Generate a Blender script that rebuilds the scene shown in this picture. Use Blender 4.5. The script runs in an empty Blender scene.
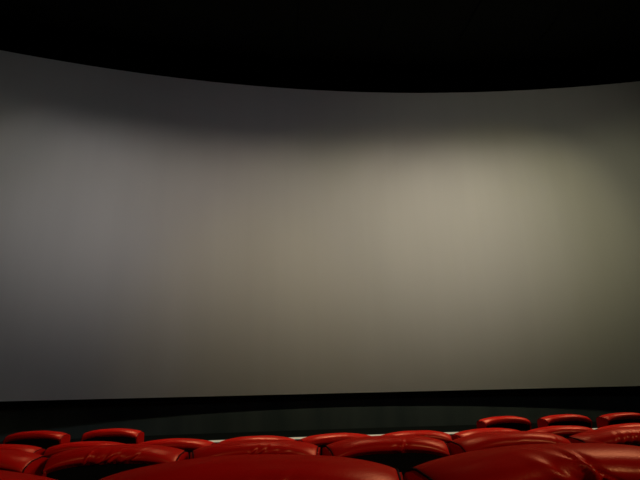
import bpy, bmesh, math, random
from math import sin, cos, pi, radians, sqrt, atan
from mathutils import Vector, Matrix

C = bpy.context.scene.collection
scene = bpy.context.scene

# ---------------------------------------------------------------- camera
EYE = Vector((-2.49, 0.0, 1.255))
F_PX = 480.0
ROLL = 0.0242
PITCH = atan(153.7 * cos(ROLL) / F_PX)
YAW = radians(6.5)
cam_data = bpy.data.cameras.new('camera')
cam_data.sensor_width = 36.0
cam_data.sensor_fit = 'HORIZONTAL'
cam_data.lens = 36.0 * F_PX / 640.0
cam_data.clip_start = 0.05
cam = bpy.data.objects.new('camera', cam_data)
C.objects.link(cam)
Mr = (Matrix.Rotation(-YAW, 4, 'Z') @ Matrix.Rotation(pi / 2 + PITCH, 4, 'X')
      @ Matrix.Rotation(-ROLL, 4, 'Z'))
cam.matrix_world = Matrix.Translation(EYE) @ Mr
scene.camera = cam

# ---------------------------------------------------------------- exposure and world
scene.view_settings.view_transform = 'Standard'
scene.view_settings.look = 'None'
scene.view_settings.gamma = 1.0
scene.view_settings.use_curve_mapping = False
scene.view_settings.exposure = 0.0
world = bpy.data.worlds.new('dark_house')
scene.world = world
world.use_nodes = True
world.node_tree.nodes['Background'].inputs[0].default_value = (0.0, 0.0, 0.0, 1)

# ---------------------------------------------------------------- lights
def aim(o, target):
    d = Vector(target) - o.location
    o.rotation_euler = d.to_track_quat('-Z', 'Y').to_euler()

def spot(name, loc, target, half, rgb, power, blend=1.0, radius=0.12):
    l = bpy.data.lights.new(name, 'SPOT')
    m = max(rgb)
    l.color = [c / m for c in rgb]
    l.energy = power * m
    l.spot_size = 2 * half
    l.spot_blend = blend
    l.shadow_soft_size = radius
    o = bpy.data.objects.new(name, l)
    C.objects.link(o)
    o.location = loc
    aim(o, target)
    return o

SCREEN_ALBEDO = 0.8
K = 150 * 4 * pi * pi / SCREEN_ALBEDO
# unseen spots added at ceiling height, fitted together to give the screen its glow
for px, ax, az, half, rgb in [
        (-11.70, -13.00, 6.9, 0.34, (0.0080, 0.0073, 0.0057)),
        (-9.90, -11.00, 6.9, 0.34, (0.0133, 0.0124, 0.0099)),
        (-8.10, -9.00, 6.9, 0.34, (0.0466, 0.0439, 0.0419)),
        (-6.30, -7.00, 6.9, 0.34, (0.0513, 0.0459, 0.0411)),
        (-4.50, -5.00, 6.9, 0.34, (0.0428, 0.0371, 0.0308)),
        (-2.70, -3.00, 6.9, 0.34, (0.0609, 0.0510, 0.0411)),
        (-0.90, -1.00, 6.9, 0.34, (0.0475, 0.0424, 0.0318)),
        (0.90, 1.00, 6.9, 0.34, (0.0551, 0.0496, 0.0377)),
        (2.70, 3.00, 6.9, 0.34, (0.0676, 0.0608, 0.0517)),
        (4.50, 5.00, 6.9, 0.34, (0.0675, 0.0617, 0.0554)),
        (6.30, 7.00, 6.9, 0.34, (0.0529, 0.0480, 0.0350)),
        (8.10, 9.00, 6.9, 0.34, (0.0189, 0.0178, 0.0115)),
        (-10.44, -11.60, 6.2, 0.45, (0.0081, 0.0076, 0.0064)),
        (-2.61, -2.90, 6.2, 0.45, (0.0044, 0.0040, 0.0030)),
        (0.00, 0.00, 6.2, 0.45, (0.0314, 0.0268, 0.0159)),
        (2.61, 2.90, 6.2, 0.45, (0.0699, 0.0567, 0.0379)),
        (5.22, 5.80, 6.2, 0.45, (0.0656, 0.0576, 0.0270)),
        (7.83, 8.70, 6.2, 0.45, (0.0128, 0.0120, 0.0071)),
        (10.44, 11.60, 6.2, 0.45, (0.0169, 0.0166, 0.0092)),
        (-10.44, -11.60, 3.2, 0.36, (0.0109, 0.0102, 0.0093)),
        (-7.83, -8.70, 3.2, 0.36, (0.0214, 0.0211, 0.0236)),
        (-5.22, -5.80, 3.2, 0.36, (0.0119, 0.0108, 0.0087)),
        (-2.61, -2.90, 3.2, 0.36, (0.0454, 0.0366, 0.0168)),
        (0.00, 0.00, 3.2, 0.36, (0.0169, 0.0145, 0.0097)),
        (10.44, 11.60, 3.2, 0.36, (0.0162, 0.0150, 0.0081)),
        (-10.80, -12.00, 8.0, 0.75, (0.0069, 0.0072, 0.0068)),
        (-5.40, -6.00, 8.0, 0.75, (0.0081, 0.0084, 0.0089)),
        (0.00, 0.00, 8.0, 0.75, (0.0114, 0.0111, 0.0113)),
        (5.40, 6.00, 8.0, 0.75, (0.0209, 0.0203, 0.0158)),
        (10.80, 12.00, 8.0, 0.75, (0.0042, 0.0041, 0.0028))]:
    spot('screen_wash', (px, 5.0, 12.6), (ax, 15.0, az), half, rgb, K)

def area(name, loc, target, size, rgb, power):
    l = bpy.data.lights.new(name, 'AREA')
    l.shape = 'DISK'
    l.size = size
    l.color = rgb
    l.energy = power
    o = bpy.data.objects.new(name, l)
    C.objects.link(o)
    o.location = loc
    aim(o, target)
    return o

# soft fill added by the back wall, in place of the hall's bounced light
area('bounce_fill', (8.0, -8.6, 8.5), (0, 9.0, 2.0), 3.0, (1.0, 1.0, 1.0), 30)
# unseen spots ahead of the rows, added to light the seat tops
spot('row_fill', (8.5, 9.5, 12.5), (-1.0, 4.4, 0.9), .42, (1.0, .74, .60), 3900, radius=2.0)
spot('row_fill', (-1.5, 9.6, 12.5), (-1.5, 6.3, 0.9), .33, (1.0, .74, .60), 5600, radius=1.4)
spot('highlight_spot', (6.5, -8.6, 6.0), (-1.4, 2.0, 0.6), .25, (1.0, .76, .46), 1500, radius=.40)  # this and the next: unseen back spots added for warm highlights on the rolls
spot('highlight_spot', (-8.5, -8.6, 6.0), (-3.2, 2.6, 0.6), .22, (1.0, .72, .42), 500, radius=.40)

# ---------------------------------------------------------------- materials
def new_mat(name):
    m = bpy.data.materials.new(name)
    m.use_nodes = True
    nt = m.node_tree
    b = nt.nodes['Principled BSDF']
    return m, nt, b

def mat(name, col, rough, spec=0.5, bump=0.0, scale=200.0, var=0.0, vscale=6.0, metal=0.0, dist=0.002):
    m, nt, b = new_mat(name)
    b.inputs['Base Color'].default_value = (*col, 1)
    b.inputs['Roughness'].default_value = rough
    b.inputs['Specular IOR Level'].default_value = spec
    b.inputs['Metallic'].default_value = metal
    tc = nt.nodes.new('ShaderNodeTexCoord')
    if var > 0:
        n = nt.nodes.new('ShaderNodeTexNoise')
        n.inputs['Scale'].default_value = vscale
        n.inputs['Detail'].default_value = 4
        nt.links.new(tc.outputs['Object'], n.inputs['Vector'])
        r = nt.nodes.new('ShaderNodeMixRGB')
        r.inputs[1].default_value = (*[c * (1 - var) for c in col], 1)
        r.inputs[2].default_value = (*[min(1, c * (1 + var)) for c in col], 1)
        nt.links.new(n.outputs['Fac'], r.inputs[0])
        nt.links.new(r.outputs[0], b.inputs['Base Color'])
    if bump > 0:
        v = nt.nodes.new('ShaderNodeTexVoronoi')
        v.inputs['Scale'].default_value = scale
        nt.links.new(tc.outputs['Object'], v.inputs['Vector'])
        bp = nt.nodes.new('ShaderNodeBump')
        bp.inputs['Strength'].default_value = bump
        bp.inputs['Distance'].default_value = dist
        nt.links.new(v.outputs['Distance'], bp.inputs['Height'])
        nt.links.new(bp.outputs['Normal'], b.inputs['Normal'])
    return m

M_RED = mat('red_leather', (.42, .0035, .0022), .36, .32, .10, 260, .18, 5.0)
# dyed, dull leather: soft warm reflection with no bright grazing sheen
_nt = M_RED.node_tree
_p = _nt.nodes['Principled BSDF']
_p.inputs['Specular IOR Level'].default_value = 0.0
_p.inputs['IOR'].default_value = 1.0
_g = _nt.nodes.new('ShaderNodeBsdfGlossy')
_g.inputs['Color'].default_value = (1.0, .50, .28, 1)
_g.inputs['Roughness'].default_value = .34
_mx = _nt.nodes.new('ShaderNodeMixShader')
_mx.inputs[0].default_value = .045
_nt.links.new(_p.outputs[0], _mx.inputs[1]); _nt.links.new(_g.outputs[0], _mx.inputs[2])
_nt.links.new(_mx.outputs[0], _nt.nodes['Material Output'].inputs['Surface'])
for _l in _nt.links:
    if _l.to_node == _p and _l.to_socket.name == 'Normal':
        _nt.links.new(_l.from_socket, _g.inputs['Normal'])
        break
M_PIPE = mat('dark_piping', (.005, .003, .003), .8, .05)
M_SHELL = mat('black_seat_shell', (.003, .003, .0033), .9, .05, .1, 400)
M_METAL = mat('dark_metal', (.03, .03, .03), .4, .5, metal=1.0)
M_CARPET = mat('dark_carpet', (.018, .020, .020), .95, .1, .5, 120, .3, 3.0, dist=.004)
M_WALL = mat('charcoal_wall_fabric', (.018, .019, .020), .95, .1, .3, 60, .15, 2.0, dist=.004)
M_CEIL = mat('black_ceiling_paint', (.012, .014, .012), .9, .1, .2, 40, .2, 1.0)
M_MASK = mat('black_masking_velvet', (.0015, .0015, .0018), 1.0, .0)
M_STRIP = mat('cream_strip_added_glow', (.75, .66, .48), .6, .3)
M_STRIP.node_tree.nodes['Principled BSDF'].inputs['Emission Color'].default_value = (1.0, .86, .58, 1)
M_STRIP.node_tree.nodes['Principled BSDF'].inputs['Emission Strength'].default_value = .38  # emission added so the cream strip comes out brighter than plain paint
M_PLINTH = mat('dark_grey_plinth_paint', (.05, .066, .064), .9, .1)

# stage front: charcoal cloth with faint vertical ribs
M_APRON, nt, b = new_mat('charcoal_ribbed_cloth')
b.inputs['Roughness'].default_value = .95
b.inputs['Specular IOR Level'].default_value = .1
tc = nt.nodes.new('ShaderNodeTexCoord')
n = nt.nodes.new('ShaderNodeTexNoise'); n.inputs['Scale'].default_value = .8; n.inputs['Detail'].default_value = 5
mp = nt.nodes.new('ShaderNodeMapping'); mp.inputs['Scale'].default_value = (1.5, 1, .3)
nt.links.new(tc.outputs['Object'], mp.inputs['Vector']); nt.links.new(mp.outputs[0], n.inputs['Vector'])
cr = nt.nodes.new('ShaderNodeValToRGB')
cr.color_ramp.elements[0].position = .3; cr.color_ramp.elements[0].color = (.085, .120, .122, 1)
cr.color_ramp.elements[1].position = .7; cr.color_ramp.elements[1].color = (.135, .175, .170, 1)
nt.links.new(n.outputs['Fac'], cr.inputs[0]); nt.links.new(cr.outputs[0], b.inputs['Base Color'])

# screen: matte white vinyl with very faint vertical seams
M_SCREEN, nt, b = new_mat('matte_projection_vinyl')
b.inputs['Roughness'].default_value = 1.0
b.inputs['Specular IOR Level'].default_value = 0.0
tc = nt.nodes.new('ShaderNodeTexCoord')
mp = nt.nodes.new('ShaderNodeMapping'); mp.inputs['Scale'].default_value = (1.1, .01, .03)
n = nt.nodes.new('ShaderNodeTexNoise'); n.inputs['Scale'].default_value = 1.6; n.inputs['Detail'].default_value = 2
nt.links.new(tc.outputs['Object'], mp.inputs['Vector']); nt.links.new(mp.outputs[0], n.inputs['Vector'])
mx = nt.nodes.new('ShaderNodeMixRGB')
mx.inputs[1].default_value = (.775, .775, .775, 1); mx.inputs[2].default_value = (.825, .825, .825, 1)
nt.links.new(n.outputs['Fac'], mx.inputs[0]); nt.links.new(mx.outputs[0], b.inputs['Base Color'])

# ---------------------------------------------------------------- mesh helpers
def obj(name, bm, m, parent=None, smooth=False):
    bmesh.ops.recalc_face_normals(bm, faces=bm.faces)
    me = bpy.data.meshes.new(name)
    bm.to_mesh(me); bm.free()
    me.materials.append(m)
    if smooth:
        for p in me.polygons:
            p.use_smooth = True
    o = bpy.data.objects.new(name, me)
    C.objects.link(o)
    if parent:
        o.parent = parent
    return o

def box(bm, x0, x1, y0, y1, z0, z1, bev=0.0, seg=2):
    vs = [bm.verts.new((x, y, z)) for x in (x0, x1) for y in (y0, y1) for z in (z0, z1)]
    fs = [(0, 1, 3, 2), (4, 6, 7, 5), (0, 4, 5, 1), (2, 3, 7, 6), (0, 2, 6, 4), (1, 5, 7, 3)]
    faces = [bm.faces.new([vs[i] for i in f]) for f in fs]
    if bev > 0:
        es = list({e for f in faces for e in f.edges})
        bmesh.ops.bevel(bm, geom=es, offset=bev, segments=seg, profile=.5, affect='EDGES')
    return bm

def struct(name, bm, m):
    o = obj(name, bm, m)
    o['kind'] = 'structure'
    return o

def grid_surface(bm, fn, nu, nv):
    g = [[bm.verts.new(fn(i / nu, j / nv)) for j in range(nv + 1)] for i in range(nu + 1)]
    for i in range(nu):
        for j in range(nv):
            bm.faces.new((g[i][j], g[i + 1][j], g[i + 1][j + 1], g[i][j + 1]))
    return g

def tube(bm, pts, r, n=6):
    rings = []
    for i, p in enumerate(pts):
        a = pts[max(0, i - 1)]; c = pts[min(len(pts) - 1, i + 1)]
        t = (Vector(c) - Vector(a)).normalized()
        u = t.cross(Vector((1, 0, 0)))
        if u.length < .2:
            u = t.cross(Vector((0, 0, 1)))
        u.normalize(); v = t.cross(u)
        rings.append([bm.verts.new(Vector(p) + r * (cos(2 * pi * k / n) * u + sin(2 * pi * k / n) * v)) for k in range(n)])
    for a, b_ in zip(rings, rings[1:]):
        for k in range(n):
            bm.faces.new((a[k], a[(k + 1) % n], b_[(k + 1) % n], b_[k]))
    bm.faces.new(rings[0]); bm.faces.new(rings[-1][::-1])

# ---------------------------------------------------------------- the room
HW = 13.6                 # half width of the hall
FRONT = 16.25
BACK = -9.0
CEIL = 13.6
# floor: flat front part, then low wide steps that carry the rows
prof = [(FRONT, -.05), (6.4, -.05), (6.4, 0.0), (3.05, 0.0), (3.05, .095), (1.55, .095), (1.55, .181), (.25, .181), (.25, .28),
        (-1.1, .28), (-1.1, .50), (-2.5, .50), (-2.5, .80), (-3.9, .80), (-3.9, 1.1), (BACK, 1.1),
        (BACK, -.3), (FRONT, -.3)]
bm = bmesh.new()
L = [bm.verts.new((-HW, y, z)) for y, z in prof]; Rr = [bm.verts.new((HW, y, z)) for y, z in prof]
for i in range(len(prof)):
    j = (i + 1) % len(prof)
    bm.faces.new((L[i], L[j], Rr[j], Rr[i]))
bm.faces.new(L); bm.faces.new(Rr[::-1])
struct('floor', bm, M_CARPET)

bm = bmesh.new(); box(bm, -HW, HW, BACK, FRONT, CEIL, CEIL + .2); struct('ceiling', bm, M_CEIL)
bm = bmesh.new(); box(bm, -HW - .2, -HW, BACK, FRONT, -.3, CEIL + .2); struct('wall_left', bm, M_WALL)
bm = bmesh.new(); box(bm, HW, HW + .2, BACK, FRONT, -.3, CEIL + .2); struct('wall_right', bm, M_WALL)
bm = bmesh.new(); box(bm, -HW - .2, HW + .2, BACK - .2, BACK, -.3, CEIL + .2); struct('wall_back', bm, M_WALL)
# ceiling battens running towards the screen
for k, x in enumerate((-10.5, -7.5, -4.5, -1.5, 1.5, 4.5, 7.5, 10.5)):
    bm = bmesh.new(); box(bm, x - .04, x + .04, BACK, FRONT - 2.2, CEIL - .06, CEIL)
    struct('trim_%d' % (k + 3), bm, M_CEIL)
# gently curved front wall, cream strip with added glow along its foot, dark plinth band over it
def front_y(x):
    return 15.84 - 72.0 + sqrt(72.0 ** 2 - x * x)
def curved_slab(bm, y_in, y_out, z0, z1, hw, n=48):
    rows_ = []
    for k in range(n + 1):
        x = -hw + 2 * hw * k / n
        rows_.append([bm.verts.new(p) for p in ((x, y_in(x), z0), (x, y_out(x), z0), (x, y_out(x), z1), (x, y_in(x), z1))])
    for p, q in zip(rows_, rows_[1:]):
        for k in range(4):
            bm.faces.new((p[k], p[(k + 1) % 4], q[(k + 1) % 4], q[k]))
    bm.faces.new(rows_[0]); bm.faces.new(rows_[-1][::-1])
bm = bmesh.new(); curved_slab(bm, front_y, lambda x: FRONT + .2, -.3, CEIL + .2, HW + .2); struct('wall_front', bm, M_APRON)
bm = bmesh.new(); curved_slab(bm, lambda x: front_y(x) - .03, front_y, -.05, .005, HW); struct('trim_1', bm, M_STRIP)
bm = bmesh.new(); curved_slab(bm, lambda x: front_y(x) - .02, front_y, .005, .20, HW); struct('trim_2', bm, M_PLINTH)

# ---------------------------------------------------------------- the screen
RAD = 45.9; CY = -30.28
Z0, Z1 = 1.255, 12.30
SW = 12.35
def arc(x, inset=0.0):
    a = math.asin(x / RAD)
    return ((RAD - inset) * sin(a), CY + (RAD - inset) * cos(a))
scr = bpy.data.objects.new('projection_screen', None); C.objects.link(scr)
scr.location = (0, 15.62, 0)
scr['label'] = 'huge blank curved pale grey cinema screen filling the front of the hall'
scr['category'] = 'screen'
OFF = Vector((0, -15.62, 0))
bm = bmesh.new()
def scr_pt(inset):
    def f(u, v):
        x, y = arc(-SW + 2 * SW * u, inset)
        return Vector((x, y, Z0 + (Z1 - Z0) * v)) + OFF
    return f
nu, nv = 96, 8
g1 = grid_surface(bm, scr_pt(0), nu, nv)
g2 = grid_surface(bm, scr_pt(-.02), nu, nv)
for i in range(nu):
    bm.faces.new((g1[i][0], g1[i + 1][0], g2[i + 1][0], g2[i][0]))
    bm.faces.new((g1[i][nv], g1[i + 1][nv], g2[i + 1][nv], g2[i][nv]))
for j in range(nv):
    bm.faces.new((g1[0][j], g1[0][j + 1], g2[0][j + 1], g2[0][j]))
    bm.faces.new((g1[nu][j], g1[nu][j + 1], g2[nu][j + 1], g2[nu][j]))
sheet = obj('screen_sheet', bm, M_SCREEN, scr, True)
_k = nu * nv * 2
for _i, _pl in enumerate(sheet.data.polygons):      # flat rim faces, sharp outline edges
    if _i >= _k:
        _pl.use_smooth = False
_sharp = {tuple(sorted(e)) for _pl in list(sheet.data.polygons)[_k:] for e in _pl.edge_keys}
for _e in sheet.data.edges:
    if tuple(sorted(_e.vertices)) in _sharp:
        _e.use_edge_sharp = True
sheet['label'] = 'pale matte screen surface'

def band(name, z0, z1, i0, i1, x0=-SW, x1=SW, label=None):
    bm = bmesh.new()
    n = 64
    rows = []
    for k in range(n + 1):
        x = x0 + (x1 - x0) * k / n
        a = arc(x, i0); b_ = arc(x, i1)
        rows.append([bm.verts.new(Vector(p) + OFF) for p in
                     ((a[0], a[1], z0), (b_[0], b_[1], z0), (b_[0], b_[1], z1), (a[0], a[1], z1))])
    for p, q in zip(rows, rows[1:]):
        for k in range(4):
            bm.faces.new((p[k], p[(k + 1) % 4], q[(k + 1) % 4], q[k]))
    bm.faces.new(rows[0]); bm.faces.new(rows[-1][::-1])
    o = obj(name, bm, M_MASK, scr)
    if label:
        o['label'] = label
    return o
band('masking_border', Z1, Z1 + 1.29, .06, -.04, label='black band above the screen')
band('masking_border', Z0 - .12, Z0, .06, -.04, label='black band under the screen')
for s in (-1, 1):
    xa, xb = (SW, SW + .6) if s > 0 else (-SW - .6, -SW)
    band('masking_border', Z0 - .12, Z1 + 1.29, .06, -.04, xa, xb, label='black band at the side of the screen')

# ---------------------------------------------------------------- cinema seats
W2 = .287            # half width of a backrest
TOP = .97            # crown height above the row's floor
# closed profile of the head roll, ends (seam line) and middle (stuffed), (y, z)
def catmull(pts, n):
    out = []
    m = len(pts)
    for i in range(m - 1):
        p0 = pts[max(0, i - 1)]; p1 = pts[i]; p2 = pts[i + 1]; p3 = pts[min(m - 1, i + 2)]
        for k in range(n):
            t = k / n
            out.append(tuple(.5 * (2 * p1[a] + (p2[a] - p0[a]) * t + (2 * p0[a] - 5 * p1[a] + 4 * p2[a] - p3[a]) * t * t
                                   + (-p0[a] + 3 * p1[a] - 3 * p2[a] + p3[a]) * t ** 3) for a in (0, 1)))
    out.append(pts[-1])
    return out
MID = [(-.078, .910), (-.095, .917), (-.101, .933), (-.088, .953), (-.052, .967), (.0, .970), (.05, .963),
       (.088, .942), (.105, .90), (.105, .84), (.095, .78)]
END = [(-.070, .876), (-.078, .881), (-.074, .891), (-.056, .905), (-.026, .919), (.008, .925), (.045, .929),
       (.078, .918), (.090, .89), (.092, .84), (.088, .78)]
WR = .262            # half width at the rear, the sides open slightly to the front
def wid(y):
    return WR + (W2 - WR) * min(1, max(0, (y + .07) / .14))
NS = 5
MIDP = catmull(MID, NS); ENDP = catmull(END, NS)

def head_roll_mesh(seed, nx, folds, amp=1.0):
    rnd = random.Random(seed)
    # folds: list of (x, lean, width, depth) gathered at the rear lower seam
    bm = bmesh.new()
    ns = len(MIDP) - 1
    rows = []
    for i in range(nx + 1):
        # denser columns near the ends
        a = -1 + 2 * i / nx
        a = .8 * a + .2 * sin(a * pi / 2)
        e = min(1, abs(a)); w = 1 - e ** 2.35
        w = w ** .75 if w > 0 else 0
        row = []
        for j, (pm, pe) in enumerate(zip(MIDP, ENDP)):
            y = pe[0] + (pm[0] - pe[0]) * w; z = pe[1] + (pm[1] - pe[1]) * w
            s = j / ns
            # push along the profile normal
            j0, j1 = max(0, j - 1), min(ns, j + 1)
            ty = MIDP[j1][0] - MIDP[j0][0]; tz = MIDP[j1][1] - MIDP[j0][1]
            ln = sqrt(ty * ty + tz * tz) or 1
            ny, nz = -tz / ln, ty / ln
            d = 0
            x = a * wid(y)
            for fx, lean, fw, fd in folds:
                xx = x - fx - lean * (s - .1)
                fade = math.exp(-((s - (.19 if seed == 13 else .13)) / .15) ** 2) * min(1, s * 25)
                d += fd * fade * (math.exp(-(xx / fw) ** 2) - .75 * math.exp(-((xx - 1.5 * fw) / fw) ** 2))
            d += .0012 * sin(x * 23 + seed) * sin(s * 9 + seed * 2) * w
            row.append(bm.verts.new((x, y + ny * d * amp * w, z + nz * d * amp * w)))
        rows.append(row)
    for p, q in zip(rows, rows[1:]):
        for j in range(ns):
            bm.faces.new((p[j], p[j + 1], q[j + 1], q[j]))
        bm.faces.new((p[ns], p[0], q[0], q[ns]))
    bm.faces.new(rows[0]); bm.faces.new(rows[-1][::-1])
    return bm

def make_folds(seed, centre=0.0, n=7, spread=.09, depth=.005):
    r = random.Random(seed)
    return [(centre + (k - (n - 1) / 2) * spread * 2 / n + r.uniform(-.012, .012), r.uniform(.05, .35),
             r.uniform(.006, .013), depth * r.uniform(.4, 1.1)) for k in range(n)]

def cushion(bm, x0, x1, y0, y1, z0, z1, bev, seg=4):
    box(bm, x0, x1, y0, y1, z0, z1, bev, seg)

def make_seat(seed, nx, folds, amp=1.0):
    t = bpy.data.objects.new('cinema_seat', None); C.objects.link(t)
    t['category'] = 'seat'
    roll = obj('head_roll', head_roll_mesh(seed, nx, folds, amp), M_RED, t, True)
    # side gussets and dark piping along the end seams
    for s in (-1, 1):
        bm = bmesh.new()
        pts = [(s * (wid(p[0]) + .001), p[0], p[1]) for p in ENDP]
        tube(bm, pts, .0026, 6)
        obj('piping', bm, M_PIPE, roll, True)
        # side panel from the seam down the side of the backrest
        bm = bmesh.new()
        prof_ = [(y * .96 + .001, z - .0045) for y, z in ENDP[1:]] + [(.152, .62), (.190, .46), (.058, .46), (.018, .62), (-.026, .78)]
        def px(y, z):
            yr = -.070 + (.885 - z) * .2564
            return WR + (W2 + .004 - WR) * min(1, max(0, (y - yr) / .14))
        inner = [bm.verts.new((s * (px(y, z) - .010), y, z)) for y, z in prof_]
        outer = [bm.verts.new((s * (px(y, z) + .004), y * .985, z)) for y, z in prof_]
        m_ = len(inner)
        for k in range(m_):
            bm.faces.new((inner[k], inner[(k + 1) % m_], outer[(k + 1) % m_], outer[k]))
        bm.faces.new(outer); bm.faces.new(inner[::-1])
        bmesh.ops.triangulate(bm, faces=[f for f in bm.faces if len(f.verts) > 4])
        obj('side_panel', bm, M_RED, t)
    # black rear shell, leaning back
    bm = bmesh.new()
    n = 10
    def shell(u, v):
        x = (-1 + 2 * u) * (WR - .006)
        zt = .904 - .030 * abs(-1 + 2 * u) ** 2.6
        z = .30 + (zt - .30) * v
        y = -.066 + .010 * abs(-1 + 2 * u) ** 4 + (1 - v) * .15
        return Vector((x, y, z))
    a = grid_surface(bm, shell, 12, 6)
    b_ = grid_surface(bm, lambda u, v: shell(u, v) + Vector((0, .03, 0)), 12, 6)
    for i in range(12):
        bm.faces.new((a[i][0], a[i + 1][0], b_[i + 1][0], b_[i][0])); bm.faces.new((a[i][6], a[i + 1][6], b_[i + 1][6], b_[i][6]))
    for j in range(6):
        bm.faces.new((a[0][j], a[0][j + 1], b_[0][j + 1], b_[0][j])); bm.faces.new((a[12][j], a[12][j + 1], b_[12][j + 1], b_[12][j]))
    sh = obj('rear_shell', bm, M_SHELL, t, True)
    sh['label'] = 'black back panel'
    # red side panel of the backrest between shell and front cushion
    # front cushion of the backrest, in two stuffed bands
    bm = bmesh.new()
    for z0, z1 in ((.46, .62), (.625, .785)):
        def cen(z):
            return -.036 + (.885 - z) * .2564
        y0, y1 = cen(z0), cen(z1)
        nb = bmesh.new()
        box(nb, -WR + .012, WR - .012, 0, .13, 0, z1 - z0, .032, 4)
        sh_ = (y1 - y0) / (z1 - z0)
        for v in nb.verts:
            v.co.y += y0 + sh_ * v.co.z
            v.co.z += z0
        me = bpy.data.meshes.new('tmp'); nb.to_mesh(me); nb.free(); bm.from_mesh(me); bpy.data.meshes.remove(me)
    obj('back_cushion', bm, M_RED, t, True)
    bm = bmesh.new(); cushion(bm, -.235, .235, .20, .70, .36, .47, .04); obj('seat_cushion', bm, M_RED, t, True)
    bm = bmesh.new(); box(bm, -.22, .22, .14, .64, .12, .355, .012); obj('seat_base', bm, M_SHELL, t)
    for s in (-1, 1):
        bm = bmesh.new()
        x0, x1 = sorted((s * .243, s * .288))
        box(bm, x0, x1, .14, .66, .0, .56, .01)
        arm = obj('armrest', bm, M_SHELL, t)
        bm = bmesh.new()
        box(bm, x0 + .001, x1 - .001, .21, .65, .561, .60, .016, 3)
        obj('arm_pad', bm, M_RED, arm, True)
    return t

def dup(root):
    r = root.copy(); C.objects.link(r)
    for ch in list(root.children):
        c = ch.copy(); C.objects.link(c); c.parent = r
        for g in list(ch.children):
            d = g.copy(); C.objects.link(d); d.parent = c
    return r

# (row y, floor z, first x, pitch, [ (index, seed, fold centre, fold depth, label) ... ])
rowA = [
    (-1, 11, .0, .004, 'nearest row, leftmost red leather seat, only its right corner showing at the bottom left'),
    (0, 12, .05, .0015, 'nearest row, big smooth red leather seat left of centre'),
    (1, 13, .02, .011, 'nearest row, big red leather seat at bottom right with deep shiny folds'),
]
rowB = [
    (-1, 21, .0, .003, 'second row red leather seat at the far left edge, dark side seam facing the gap'),
    (0, 22, -.02, .008, 'second row red leather seat on the left, diagonal creases over its black back'),
    (1, 23, .02, .004, 'second row red leather seat directly behind the big smooth seat left of centre'),
    (2, 24, .02, .005, 'second row red leather seat in the middle with wide black back visible'),
    (3, 25, .15, .005, 'second row red leather seat right of the middle, dark seam at its left end'),
    (4, 26, .06, .009, 'second row red leather seat at the right edge with bunched shiny wrinkles'),
]
rowC = [
    (-1, 31, .0, .003, 'third row red leather seat at the left edge, just above the second row seat'),
    (0, 32, .0, .003, 'third row red leather seat behind the creased seat on the left'),
    (1, 33, .0, .003, 'third row red leather seat left of the one bulging highest near the centre'),
    (2, 34, .0, .003, 'third row red leather seat bulging between two bits of pale strip, left of centre'),
    (3, 35, .0, .003, 'third row red leather seat behind the left end of the wide black back'),
    (4, 36, .0, .003, 'third row red leather seat behind the right end of the wide black back'),
    (5, 37, .0, .003, 'third row red seat before the leftmost of the three front seats on the right'),
    (6, 38, .0, .003, 'third row red seat before the middle of the three front seats on the right'),
    (7, 39, .0, .003, 'third row red seat before the rightmost front seat at the right edge'),
]
rows = [
    (0.964, .181, -2.818 + .3, .60, rowA, 'red cinema seats in the nearest row'),
    (2.340, .095, -3.432 + .3, .60, rowB, 'red cinema seats in the second row'),
    (3.853, .0, -4.052 + .3, .60, rowC, 'red cinema seats in the third row'),
]
for y, fz, x0, pitch, specs, grp in rows:
    for idx, seed, fc, fd, lab in specs:
        big = y < 3
        folds = make_folds(seed, fc, n=8 if big else 6, spread=.10, depth=fd)
        if seed == 13:
            folds = [(.004, -.12, .009, .012), (.032, -.36, .008, .006), (-.045, -.25, .014, .004), (.085, .15, .03, .005), (.13, .1, .02, .004)]
        if seed == 24:
            folds = [(.035, .05, .012, .008), (-.02, .1, .02, .002)]
        if seed == 23:
            folds = [(-.035, .2, .010, .006), (-.005, .25, .010, .006), (.05, .2, .02, .003), (.10, .2, .02, .003)]
        if seed == 26:
            folds = [(-.235 + k * .042, -.25 if k < 2 else .05, .010 if k < 2 else .012, .010 if k < 2 else .005) for k in range(9)]
        if seed == 25:
            folds = [(.15, .1, .010, .006), (-.05, .3, .03, .002)]
        s = make_seat(seed, 120 if big else 70, folds)
        s.location = (x0 + idx * pitch - (.02 if seed == 11 else 0), y, fz)
        s.rotation_euler.z = random.Random(seed).uniform(-.012, .012)
        s['label'] = lab
        s['group'] = grp

rowD = [
    (-4.744, 5.369, 'front row red leather seat at the far left, nearest the left edge of the picture'),
    (-4.024, 5.369, 'front row red leather seat on the left, second from the left edge'),
    (.150, 5.448, 'front row red leather seat on the right, leftmost of the three there'),
    (.870, 5.448, 'front row red leather seat on the right, middle one of the three there'),
    (1.590, 5.448, 'front row red leather seat on the right, cut by the right edge of the picture'),
]
proto = None
for x, y, lab in rowD:
    if proto is None:
        proto = make_seat(41, 70, make_folds(41, 0, 8, .12, .0035)); s = proto
    else:
        s = dup(proto)
    s.location = (x, y, 0)
    s['label'] = lab
    s['group'] = 'red cinema seats in the spaced front row'
